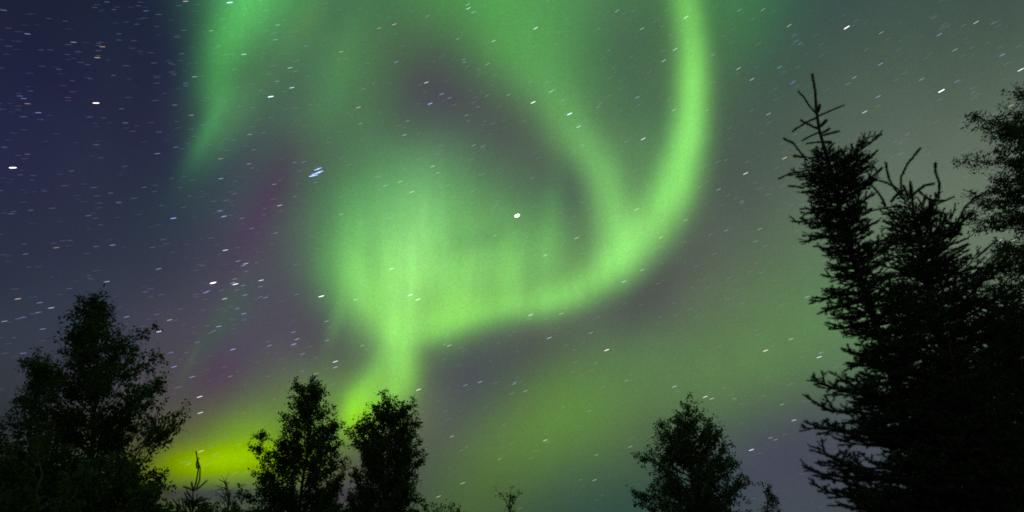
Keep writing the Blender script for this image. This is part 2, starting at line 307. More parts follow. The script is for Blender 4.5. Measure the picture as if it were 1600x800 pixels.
def broadleaf(name, label, group, Y, trunk_px, env_px, seed, n_limbs, n_leaf, leaf=.055, extra=(), depth=1.0, rise=(25, 55),
              mat=None, wind=None, aspect=.62, thick=.05, gap=.0, clump=.10, cat='tree', zmin=.35, top_up=True):
    rs = np.random.RandomState(seed); mat = mat or M_BIRCH
    tr = [plane(x, y, Y) for x, y in trunk_px]; base = tr[-1].copy(); low = [base[0] + (base[0] - tr[-2][0]) * .1, Y, 0.]
    if base[2] > .02: tr.append(np.array(low))
    tr = np.array(tr[::-1]); H = tr[-1][2]
    root = empty(name, (tr[0][0], Y, 0), label, cat, group)
    env = []
    for (py, xl, xr) in env_px:
        a, b = plane(xl, py, Y), plane(xr, py, Y); env.append((a[2], a[0], b[0]))
    env.append((0, env[-1][1] * .6 + tr[0][0] * .4, env[-1][2] * .6 + tr[0][0] * .4)) if env[-1][0] > .2 else None
    # wavy trunk
    zz = np.linspace(0, H, 14); tp = np.array([trunk_at(tr, z) for z in zz]); tp[1:-1, :2] += rs.normal(size=(12, 2)) * .02
    wood = MB(); wood.tube(tp, thick * (1 - zz / H) ** .8 + .006, 8); wood.build('trunk', M_BARK, root, True)
    br = MB(); anchor = []; wts = []
    def twigs(path, r0, dens=1.):
        n = len(path); L = np.linalg.norm(np.diff(path, axis=0), axis=1).sum()
        br.tube(path, np.linspace(r0, .003, n), 4)
        k = max(4, int(L / .055 * dens))
        for s in rs.uniform(.22, 1., k):
            i = min(int(s * (n - 1)), n - 2); p = path[i] + (path[i + 1] - path[i]) * (s * (n - 1) - i)
            d0 = unit(path[i + 1] - path[i]); dv = unit(d0 * .9 + rs.normal(size=3) * .75 + [0, 0, .15])
            l = rs.uniform(.14, .46) * min(1, .35 + L) * (1.15 - .5 * s)
            q1 = p + dv * l * .5; q2 = p + dv * l + np.array([0, 0, -.25 * l * rs.rand()])
            tw = np.array([p, q1, q2]); br.tube(tw, [.0045, .0035, .002], 3)
            m_ = max(2, int(l / .022))
            for u in rs.uniform(.15, 1.1, m_):
                anchor.append(p + (q1 - p) * u * 2 if u < .5 else q1 + (q2 - q1) * (u * 2 - 1))
        for u in np.linspace(.4, 1.02, max(3, int(L / .03))):
            i = min(int(u * (n - 1)), n - 2); anchor.append(path[i] + (path[i + 1] - path[i]) * (u * (n - 1) - i))
    ztop = H
    zlo = min(e[0] for e in env if e[0] > 0) if env else 0
    n_limbs = int(n_limbs * (1.5 if cat == 'tree' else 1))
    for k in range(n_limbs):
        t = (k + rs.rand()) / n_limbs
        z1 = zmin + (ztop * .985 - zmin) * (t ** .85)
        xl, xr = interp(env, z1); c = trunk_at(tr, z1)
        phi = k * 2.39996 + rs.uniform(-.4, .4)
        wl, wr = max(c[0] - xl, .04), max(xr - c[0], .04); ws = wr if math.cos(phi) > 0 else wl; wm = .5 * (wl + wr) * depth
        r = math.hypot(ws * math.cos(phi), wm * math.sin(phi)) * (rs.uniform(.55, 1.0) if rs.rand() < .75 else rs.uniform(.85, 1.10))
        e = R_(rs.uniform(*rise)); z0 = max(z1 - r * math.tan(e), .25 * min(1., ztop)); s = trunk_at(tr, z0)
        end = np.array([c[0] + r * math.cos(phi), Y + r * math.sin(phi), z1])
        ctl = s * .45 + end * .55 + np.array([0, 0, -.12 * r]) ; us = np.linspace(0, 1, 7)[:, None]
        path = (1 - us) ** 2 * s + 2 * us * (1 - us) * ctl + us ** 2 * end
        path[1:-1] += rs.normal(size=(5, 3)) * .02
        twigs(path, .006 + .014 * min(1, r))
    # the leading tip
    top = np.array([tp[-3], tp[-2], tp[-1]]); twigs(top, .008, 1.5)
    for (pts, dy) in extra:
        path = np.array([plane(x, y, Y) + [0, dy * i / (len(pts) - 1), 0] for i, (x, y) in enumerate(pts)])
        us = np.linspace(0, len(path) - 1, 8); path = np.stack([np.interp(us, range(len(path)), path[:, a]) for a in range(3)], 1)
        twigs(path, .011)
    br.build('branches', M_BARK, root, True)
    n_leaf = int(n_leaf * (1.9 if cat == 'tree' else 1.5)); A = np.array(anchor); idx = np.repeat(rs.randint(0, len(A), n_leaf // 7), 7)
    pts = A[idx]
    if gap > 0:   # thin the crown in uneven patches
        f = (np.sin(pts[:, 0] * 7.3 + seed) + np.sin(pts[:, 2] * 8.1 + seed * 2) + np.sin((pts[:, 0] + pts[:, 2]) * 4.7 + seed * 3)) / 3
        pts = pts[f + rs.normal(size=len(pts)) * .25 > -1 + gap]
    pts = pts + rs.normal(size=pts.shape) * .018
    pts = pts + rs.normal(size=pts.shape) * .032
    lv = MB(); leaves(lv, pts, leaf, rs, aspect, .5, wind); lv.build('crown', mat, root)
    return root

# ------------------------------------------------------------------ spruces
def spruce(label, group, Y, trunk_px, env_px, seed, whorl=.10, per=6, extra=(), leaders=(), name='spruce_tree', thick=.048, zmin=.3,
           nlen=.024, up_top=1., sec=.060, dens=1., cut=None):
    rs = np.random.RandomState(seed)
    tr = [plane(x, y, Y) for x, y in trunk_px]
    if tr[-1][2] > .02: tr.append(np.array([tr[-1][0], Y, 0.]))
    tr = np.array(tr[::-1]); H = tr[-1][2]; root = empty(name, (tr[0][0], Y, 0), label, 'tree', group)
    env = []
    for (py, xl, xr) in env_px:
        a, b = plane(xl, py, Y), plane(xr, py, Y); env.append((a[2], a[0], b[0]))
    if min(e[0] for e in env) > .3: env.append((0, env[-1][1], env[-1][2]))
    zz = np.linspace(0, H, 24); tp = np.array([trunk_at(tr, z) for z in zz])
    wood = MB(); wood.tube(tp, thick * (1 - zz / H) ** .75 + .005, 8); wood.build('trunk', M_DARKBARK, root, True)
    tw = MB(); S0 = []; S1 = []; SD = []
    def shoot(a, b, d=1.):
        S0.append(a); S1.append(b); SD.append(d)
    def curve(pts, n=7):
        P = np.asarray(pts, float); us = np.linspace(0, len(P) - 1, n); return np.stack([np.interp(us, range(len(P)), P[:, k]) for k in range(3)], 1)
    def bough(path, r0, rich=1., inner=0., tipf=.42):
        n = len(path); seg = np.linalg.norm(np.diff(path, axis=0), axis=1); cum = np.concatenate([[0], np.cumsum(seg)]); L = cum[-1]
        tw.tube(path, np.linspace(r0, .003, n), 4)
        at = lambda s: np.array([np.interp(s, cum, path[:, k]) for k in range(3)])
        for i in range(n - 1):
            if cum[i + 1] > L * .25: shoot(path[i], path[i + 1], 1.)
        s = L * .12 + inner; side = 1
        while s < L - .02:
            p = at(s); d0 = unit(at(min(L, s + .03)) - at(max(0, s - .03)))
            h = unit(np.cross(d0, [0, 0, 1])) * side; side = -side
            vv = np.cross(h, d0) * side * -1
            a = R_(rs.uniform(35, 68)); dv = unit(d0 * math.cos(a) + h * math.sin(a) + np.array([0, 0, 1]) * rs.uniform(-.35, .55))
            l = min(tipf * (L - s) + .08, .42) * rs.uniform(.6, 1.15) * rich
            e = p + dv * l + np.array([0, 0, .12 * l]); mid = (p + e) / 2 + [0, 0, -.03 * l]
            tw.tube([p, mid, e], [.006, .005, .003], 4); shoot(p, mid); shoot(mid, e)
            if l > .12:
                k = .05; sd = 1
                while k < l - .03:
                    pp = p + (e - p) * (k / l); a2 = R_(rs.uniform(40, 60)); hh = unit(np.cross(dv, [0, 0, 1])) * sd; sd = -sd
                    d2 = unit(dv * math.cos(a2) + hh * math.sin(a2) + np.array([0, 0, 1]) * rs.uniform(-.3, .4))
                    l2 = min(.35 * (l - k) + .05, .11) * rs.uniform(.7, 1.2); shoot(pp, pp + d2 * l2, .8)
                    k += sec * .75
            s += sec * rs.uniform(.6, 1.2) / rich * (1 if L > .35 else .8)
    z = zmin; k = 0
    ztop = plane(800, cut, Y)[2] if cut else H * .965
    while z < ztop:
        ft = z / H; c = trunk_at(tr, z)
        for q in range(per if ft < .85 else max(3, per - 1)):
            phi = k * 2.39996 + q * 2 * math.pi / per + rs.uniform(-.35, .35)
            xl, xr = interp(env, z); wl, wr = max(c[0] - xl, .05), max(xr - c[0], .05); ws = wr if math.cos(phi) > 0 else wl
            r = math.hypot(ws * math.cos(phi), .5 * (wl + wr) * math.sin(phi)) * (rs.uniform(.35, .8) if q % 2 else rs.uniform(.75, 1.1))
            e0 = R_(np.interp(ft, [0, .5, .8, 1], [-12, 2, 18, 40]) + rs.uniform(-8, 8)); e1 = R_(np.interp(ft, [0, .5, .8, 1], [8, 18, 34, 60]) * up_top + rs.uniform(-8, 8))
            n = 7; st = r / (n - 1); p = c + [0, 0, rs.uniform(-.05, .05)]; path = [p.copy()]
            drop = sum(math.tan(e0 + (e1 - e0) * ((i + .5) / (n - 1)) ** 1.5) for i in range(n - 1)) * st
            p = p - np.array([0, 0, drop * .75]) ; p[2] = max(p[2], .12); path = [p.copy()]
            wob = rs.uniform(-.15, .15)
            for i in range(n - 1):
                e = e0 + (e1 - e0) * ((i + .5) / (n - 1)) ** 1.5; ph = phi + wob * i / n
                p = p + np.array([math.cos(ph) * st, math.sin(ph) * st, math.tan(e) * st]); path.append(p.copy())
            bough(np.array(path), .004 + .012 * min(1, r), dens)
        z += whorl * (1.25 if ft < .6 else .85); k += 1
    for (pts, dy) in extra:
        path = curve([plane(x, y, Y) + [0, dy * i / (len(pts) - 1), 0] for i, (x, y) in enumerate(pts)], 9); bough(path, .014, 1.05)
    for (pts, dy) in leaders:
        path = curve([plane(x, y, Y) + [0, dy * (i / max(1, len(pts) - 1) - .0), 0] for i, (x, y) in enumerate(pts)], max(4, len(pts)))
        tw.tube(path, np.linspace(.009, .006, len(path)), 5)
        for i in range(len(path) - 1): shoot(path[i], path[i + 1], 1.5)
    for i in range(len(tp) - 4, len(tp) - 1): shoot(tp[i], tp[i + 1], 1.5)
    tw.build('branches', M_DARKBARK, root, True)
    # needles: thin three-cornered blades all round every shoot
    A = np.array(S0); B = np.array(S1); D = np.array(SD); Ls = np.linalg.norm(B - A, axis=1)
    cnt = np.maximum(4, (Ls * 800 * D).astype(int)); ids = np.repeat(np.arange(len(A)), cnt); n = len(ids)
    u = rs.rand(n)[:, None]; P = A[ids] + (B - A)[ids] * u; ax = ((B - A) / (Ls[:, None] + 1e-9))[ids]
    q = rs.normal(size=(n, 3)); rad = q - (q * ax).sum(1)[:, None] * ax; rad /= np.linalg.norm(rad, axis=1)[:, None]
    dr = ax * .5 + rad * .85; dr /= np.linalg.norm(dr, axis=1)[:, None]; sd = np.cross(dr, ax + rad * .3); sd /= np.linalg.norm(sd, axis=1)[:, None]
    ln = (nlen * rs.uniform(.75, 1.2, n) * np.maximum(1, .55 + .5 * D[ids]))[:, None]; wd = .0026
    V = np.stack([P + sd * wd, P - sd * wd, P + dr * ln], 1).reshape(-1, 3)
    m = MB(); m.add(V, np.arange(3 * n).reshape(-1, 3)); m.build('crown', M_NEEDLE, root)
    return root

SP = 'tall young spruces at the right'
spruce(cut=228, label='black narrow spruce with the tallest crooked bare tip right of the aurora arc', group=SP, Y=5.0,
       trunk_px=[(1269, 116), (1274, 145), (1276, 185), (1284, 220), (1298, 262), (1312, 330), (1332, 400), (1366, 500), (1398, 600), (1430, 720), (1462, 833)],
       env_px=[(118, 1266, 1272), (205, 1262, 1292), (222, 1265, 1306), (240, 1262, 1318), (262, 1258, 1345), (290, 1256, 1362), (330, 1262, 1366), (372, 1278, 1382), (410, 1286, 1410), (470, 1300, 1460), (510, 1302, 1480),
        (560, 1325, 1510), (590, 1325, 1530), (640, 1310, 1560), (700, 1320, 1600), (800, 1310, 1640)], seed=5,
       leaders=[([(1276, 178), (1262, 168), (1252, 158), (1241, 152)], -.1), ([(1276, 176), (1283, 166), (1287, 155)], .1), ([(1277, 182), (1292, 180), (1308, 178)], -.15),
                ([(1278, 200), (1288, 190), (1298, 179)], .1), ([(1276, 184), (1258, 189), (1244, 197)], .1), ([(1278, 201), (1262, 200), (1245, 197)], -.1),
                ([(1281, 206), (1270, 208), (1260, 211)], .1), ([(1285, 212), (1298, 208), (1311, 205)], .0), ([(1283, 209), (1290, 205), (1296, 201)], .0),
                ([(1288, 222), (1298, 218), (1305, 214)], .1), ([(1284, 222), (1276, 218), (1266, 216)], .1), ([(1262, 251), (1248, 246), (1232, 236), (1213, 234)], -.2), ([(1280, 264), (1262, 264), (1240, 265), (1223, 271)], .1),
                ([(1285, 279), (1262, 278), (1238, 284)], -.1), ([(1256, 294), (1247, 287), (1238, 283)], .1), ([(1256, 246), (1249, 240), (1247, 235)], .1)],
       extra=[([(1306, 275), (1330, 248), (1362, 227)], -.2), ([(1310, 280), (1340, 255), (1371, 237)], .1), ([(1312, 290), (1345, 268), (1372, 243)], .2), ([(1318, 300), (1350, 288), (1369, 272)], -.1),
              ([(1300, 275), (1270, 262), (1244, 258)], .2), ([(1302, 300), (1275, 292), (1250, 297)], -.2), ([(1312, 350), (1280, 345), (1246, 338)], .1), ([(1318, 380), (1290, 372), (1250, 385)], -.1),
              ([(1350, 470), (1320, 482), (1268, 494)], -.2), ([(1340, 445), (1310, 455), (1284, 462)], .2), ([(1390, 560), (1350, 568), (1306, 582)], -.2),
              ([(1430, 650), (1360, 625), (1290, 618), (1243, 602)], -.3), ([(1430, 660), (1370, 645), (1300, 640), (1262, 612)], .1), ([(1430, 690), (1360, 672), (1268, 662)], .2), ([(1430, 700), (1360, 690), (1300, 690)], -.2),
              ([(1440, 760), (1360, 745), (1300, 728), (1259, 703)], -.2), ([(1440, 780), (1370, 765), (1310, 745), (1270, 722)], .2), ([(1450, 800), (1370, 785), (1310, 775), (1265, 755)], .0), ([(1450, 815), (1370, 805), (1290, 790)], -.2)])
spruce(cut=322, label='black broad spruce with several long curling leader shoots beside the tallest spruce', group=SP, Y=5.7,
       trunk_px=[(1424, 290), (1428, 340), (1440, 400), (1462, 500), (1490, 640), (1530, 833)],
       env_px=[(296, 1420, 1430), (320, 1395, 1455), (345, 1384, 1480), (380, 1382, 1500), (420, 1372, 1530), (460, 1350, 1560), (520, 1350, 1590), (600, 1350, 1620), (700, 1370, 1660), (800, 1370, 1700)], seed=11, whorl=.13,
       leaders=[([(1412, 312), (1402, 295), (1394, 275), (1391, 246)], .1), ([(1408, 305), (1405, 280), (1412, 262), (1430, 239)], -.1), ([(1466, 312), (1471, 285), (1467, 262), (1470, 247)], .1),
                ([(1418, 312), (1436, 296), (1450, 285), (1468, 280)], .1), ([(1412, 305), (1398, 296), (1380, 290), (1350, 285)], -.1), ([(1384, 322), (1376, 296), (1362, 276)], .1),
                ([(1422, 310), (1425, 295), (1426, 280)], .05), ([(1418, 308), (1420, 295), (1419, 283)], .1), ([(1392, 316), (1405, 300), (1420, 290)], .1), ([(1410, 322), (1380, 322), (1350, 328)], .1),
                ([(1496, 348), (1505, 326), (1515, 315), (1531, 307)], -.1), ([(1480, 368), (1498, 352), (1513, 343)], .1), ([(1484, 372), (1500, 361), (1512, 360)], .1), ([(1486, 392), (1505, 384), (1523, 375)], .1),
                ([(1524, 404), (1536, 392), (1546, 382)], -.1), ([(1486, 350), (1482, 342), (1485, 334)], .1), ([(1470, 372), (1466, 362), (1465, 354)], -.1), ([(1478, 364), (1475, 356), (1475, 350)], .1),
                ([(1455, 322), (1470, 318), (1482, 314)], -.1), ([(1455, 332), (1470, 328), (1484, 327)], .1), ([(1460, 318), (1448, 302), (1444, 292)], .1), ([(1455, 330), (1446, 318), (1446, 312)], -.1), ([(1450, 310), (1462, 312), (1478, 310)], .05)],
       extra=[([(1440, 385), (1456, 345), (1466, 315)], .1), ([(1436, 400), (1470, 375), (1500, 345)], -.2), ([(1440, 420), (1490, 400), (1530, 398)], .2), ([(1436, 350), (1405, 330), (1388, 318)], .1), ([(1436, 352), (1450, 330), (1456, 312)], -.1),
              ([(1434, 380), (1395, 360), (1372, 345)], -.2), ([(1450, 450), (1410, 420), (1375, 385)], -.2), ([(1450, 440), (1510, 425), (1560, 430)], -.2), ([(1430, 330), (1415, 318), (1410, 305)], 0)])
spruce('black bushy spruce standing furthest right behind the other two spruces', SP, 6.6,
       [(1562, 440), (1575, 500), (1600, 620), (1650, 833)],
       [(445, 1556, 1568), (480, 1510, 1600), (540, 1470, 1640), (620, 1440, 1690), (700, 1420, 1740), (800, 1400, 1760)], 17, whorl=.11)
spruce('black low spruce filling the bottom between the tall spruce trunks', SP, 4.6,
       [(1480, 520), (1500, 640), (1530, 833)],
       [(525, 1474, 1486), (580, 1420, 1540), (640, 1390, 1590), (720, 1360, 1640), (800, 1330, 1680)], 23, whorl=.11)
spruce('small spruce sapling with two tall bare leader shoots against the yellow glow', 'spruce saplings at the lower left', 7.0,
       [(302, 764), (301, 785), (300, 833)], [(766, 297, 307), (780, 280, 322), (800, 270, 330)], 31, whorl=.08, per=5, thick=.02, zmin=1.0, nlen=.014,
       leaders=[([(303, 766), (306, 750), (308, 730), (303, 705)], .05), ([(306, 766), (313, 750), (315, 732), (311, 716)], -.05), ([(308, 732), (306, 722), (311, 716)], .0), ([(303, 767), (292, 762), (283, 760)], .05),
                ([(305, 766), (316, 760), (327, 751)], -.05), ([(302, 764), (298, 758), (296, 753)], .05), ([(302, 785), (314, 782), (322, 778)], .05), ([(302, 790), (316, 788), (324, 785)], -.05), ([(300, 785), (292, 778), (289, 770)], .0)], name='spruce_sapling')

# ------------------------------------------------------------------ leafy trees
broadleaf('birch_tree', 'tall dark birch standing highest at the left under the star cluster', 'leafy trees', 10.0,
          [(148, 458), (150, 520), (150, 600), (146, 700), (142, 833)],
          [(458, 143, 156), (480, 126, 178), (510, 118, 212), (535, 104, 222), (560, 98, 246), (600, 92, 255), (650, 84, 252), (700, 70, 240), (750, 55, 236), (800, 40, 236)],
          41, 95, 26000, .062, gap=.62,
          extra=[([(160, 640), (205, 590), (240, 562), (262, 566)], -.4), ([(170, 720), (225, 700), (258, 686), (276, 678), (292, 668)], -.3), ([(160, 690), (220, 660), (260, 645), (276, 640)], .3), ([(160, 660), (230, 620), (262, 600)], -.2),
                 ([(165, 760), (215, 748), (240, 744)], .2), ([(150, 620), (120, 560), (104, 532)], .2), ([(150, 560), (190, 525), (216, 516)], .2), ([(150, 520), (148, 480), (140, 462)], .1)])
broadleaf('birch_tree', 'dark feathery birch at the left edge with a thin bent tip', 'leafy trees', 8.6,
          [(62, 572), (55, 620), (45, 700), (30, 833)],
          [(572, 54, 70), (605, 48, 66), (640, 22, 72), (670, -10, 80), (710, -50, 96), (760, -80, 115), (800, -90, 125)], 43, 60, 30000, .045, aspect=.5,
          extra=[([(55, 620), (62, 580), (42, 562)], .1), ([(58, 610), (68, 585), (84, 572)], -.1)])
broadleaf('birch_tree', 'ragged birch with a pointed top beside the yellow glow', 'leafy trees', 14.0,
          [(490, 595), (486, 650), (478, 720), (465, 833)],
          [(594, 486, 496), (606, 470, 502), (625, 457, 508), (650, 450, 520), (668, 440, 530), (690, 430, 534), (720, 416, 540), (750, 400, 545), (775, 386, 550), (800, 378, 552)],
          47, 85, 24000, .062, gap=.25,
          extra=[([(470, 720), (440, 700), (412, 680), (404, 676)], .2), ([(470, 740), (430, 715), (400, 702)], -.2), ([(470, 740), (430, 730), (408, 716)], .2), ([(465, 790), (420, 765), (390, 738)], .2), ([(465, 800), (410, 785), (382, 770)], -.2),
                 ([(488, 640), (470, 612), (458, 602)], .1), ([(488, 690), (515, 670), (532, 664)], .1)])
broadleaf('birch_tree', 'dense columnar birch with a rounded top below the aurora neck', 'leafy trees', 14.6,
          [(608, 626), (607, 680), (605, 760), (600, 833)],
          [(614, 592, 624), (622, 584, 634), (640, 576, 645), (660, 566, 648), (680, 554, 650), (710, 548, 650), (750, 550, 648), (800, 545, 656)],
          53, 95, 27000, .060, gap=.12, rise=(30, 60),
          extra=[([(610, 680), (635, 665), (655, 660)], .1), ([(612, 730), (640, 720), (658, 704)], -.1), ([(612, 745), (640, 728), (660, 722)], .2), ([(600, 700), (570, 672), (553, 665)], .1), ([(612, 790), (640, 775), (662, 790)], .1),
                 ([(608, 660), (632, 640), (643, 632)], .2), ([(608, 640), (600, 625), (596, 612)], .1)])
broadleaf('leafy_tree', 'round crowned leafy tree standing alone at the lower right with a thin tip', 'leafy trees', 14.0,
          [(1075, 640), (1078, 700), (1085, 833)],
          [(642, 1071, 1079), (650, 1046, 1096), (660, 1032, 1108), (672, 1024, 1122), (690, 1018, 1128), (715, 1010, 1140), (740, 1008, 1148), (765, 1002, 1158), (800, 998, 1176)],
          59, 95, 26000, .060, gap=.22,
          extra=[([(1075, 700), (1045, 675), (1030, 662)], .1), ([(1080, 710), (1105, 680), (1116, 664)], .1), ([(1070, 740), (1020, 720), (998, 712)], .2), ([(1070, 790), (1015, 775), (992, 772)], .1), ([(1090, 760), (1130, 730), (1154, 720)], .1),
                 ([(1076, 670), (1075, 640), (1074, 626)], .05), ([(1090, 790), (1140, 770), (1166, 756)], -.2)])
broadleaf('willow_tree', 'wind blown leafy tree cut off by the right edge of the view', 'leafy trees', 7.4,
          [(1640, 120), (1660, 260), (1690, 450), (1720, 620), (1760, 833)],
          [(125, 1610, 1660), (150, 1560, 1710), (178, 1512, 1750), (215, 1502, 1770), (260, 1514, 1790), (300, 1530, 1800), (350, 1545, 1810), (410, 1556, 1820), (470, 1568, 1830), (560, 1585, 1850), (700, 1600, 1880), (800, 1620, 1900)],
          61, 150, 62000, .075, mat=M_WILLOW, wind=(.75, .1, .62), aspect=.28, gap=.2, depth=.7, rise=(5, 40))
# small saplings whose tips reach the bottom of the view
broadleaf('leafy_sapling', 'thin leafy sapling with sparse leaves right of the round crowned tree', 'saplings', 11.0,
          [(1203, 763), (1200, 790), (1196, 833)], [(765, 1199, 1208), (785, 1190, 1216), (800, 1186, 1228)], 67, 10, 240, .055, thick=.015,
          extra=[([(1200, 800), (1212, 792), (1222, 785)], .1)], cat='sapling', zmin=1.6)
broadleaf('leafy_sapling', 'thin faint sapling rising alone at the bottom below the green bank', 'saplings', 12.0,
          [(798, 766), (797, 785), (795, 833)], [(768, 793, 803), (785, 786, 808), (800, 784, 812)], 71, 7, 120, .045, thick=.012,
          extra=[([(797, 800), (790, 782), (784, 770)], .1), ([(797, 795), (804, 780), (812, 772)], .1)], cat='sapling', zmin=1.6)
for i, (x, y, lab) in enumerate([(683, 791, 'small sapling tip at the bottom nearest the columnar birch'), (706, 788, 'small sapling tip second out from the columnar birch'), (718, 794, 'lowest small sapling tip, furthest from the columnar birch')]):
    broadleaf('leafy_sapling', lab, 'saplings', 11.5, [(x, y), (x, y + 20), (x, 833)], [(y + 1, x - 2, x + 2), (y + 10, x - 6, x + 6), (810, x - 9, x + 9)], 80 + i, 8, 150, .05, thick=.012, cat='sapling', zmin=1.5)
broadleaf('leafy_sapling', 'cluster of thin nearly bare twigs right of the two-pronged spruce sapling', 'saplings', 8.5,
          [(351, 752), (356, 775), (358, 833)], [(755, 349, 354), (790, 344, 364)], 91, 2, 40, .03, thick=.008,
          extra=[([(357, 795), (350, 778), (344, 768)], .1), ([(357, 795), (362, 782), (362, 768)], -.1), ([(357, 790), (356, 772), (350, 751)], .0), ([(356, 800), (347, 785), (345, 778)], .1)], cat='sapling', zmin=1.9)
shr = [(60, 150, 690, 8.0, 'dark bush filling the bottom left corner of the view'), (205, 48, 755, 9.2, 'dark bush under the right side of the tallest birch'), (290, 60, 787, 15.0, 'low dark bush at the foot of the yellow glow'),
       (365, 60, 790, 15.6, 'low dark bush between the twig cluster and the ragged birch'), (440, 60, 787, 16.0, 'low dark bush in front of the ragged birch foot'), (560, 60, 768, 16.5, 'dark bush between the feet of the two middle birches')]
for i, (x, hw, y, Y, lab) in enumerate(shr):
    broadleaf('bush', lab, 'bushes along the bottom', Y, [(x, y), (x, 833)], [(y, x - hw * .7, x + hw * .7), (y + 8, x - hw, x + hw), (820, x - hw * 1.1, x + hw * 1.1)],
              100 + i, 60, 14000, .07, thick=.03, cat='bush', rise=(30, 65), zmin=.5)

# ------------------------------------------------------------------ stars (short streaks: the sky turned during the long exposure)
RAD = 3000.
POLE = np.array([.349183, -.90965282, -.22495105])     # in east, up, forward
def skydir(px, py):
    v = unit([px - 800., 400. - py, 850.]); return v
def toworld(v): return np.array([v[0], v[2] * cp - v[1] * sp, v[2] * sp + v[1] * cp])
def star_material():
    m, t = mat_base('starlight'); n = t.nodes.new; l = t.links.new
    oi = n('ShaderNodeObjectInfo'); e = n('ShaderNodeEmission'); e.inputs[1].default_value = 2.0; l(oi.outputs['Color'], e.inputs[0])
    tr = n('ShaderNodeBsdfTransparent'); a = n('ShaderNodeAddShader'); l(e.outputs[0], a.inputs[0]); l(tr.outputs[0], a.inputs[1])
    o = n('ShaderNodeOutputMaterial'); l(a.outputs[0], o.inputs[0]); m.cycles.emission_sampling = 'NONE'; return m
M_STAR = star_material()
def streak(m, c, t, L, r):
    s = np.array([-1, -.9, -.55, 0, .55, .9, 1.]); rr = np.array([.05, .55, .95, 1, .95, .55, .05]) * r
    m.tube(c + t[None] * (s * L)[:, None], rr, 6)
sm = MB(); streak(sm, np.zeros(3), np.array([1., 0, 0]), 1., 1.)
COLS = {'b': (.34, .45, 1.), 'w': (.9, .92, 1.), 'o': (1., .62, .42), 'c': (.62, .9, 1.), 'p': (1., .80, .80), 'g': (.8, 1., .72)}
CW = {'b': 'blue', 'w': 'white', 'o': 'orange', 'c': 'pale cyan', 'p': 'pinkish', 'g': 'greenish white'}
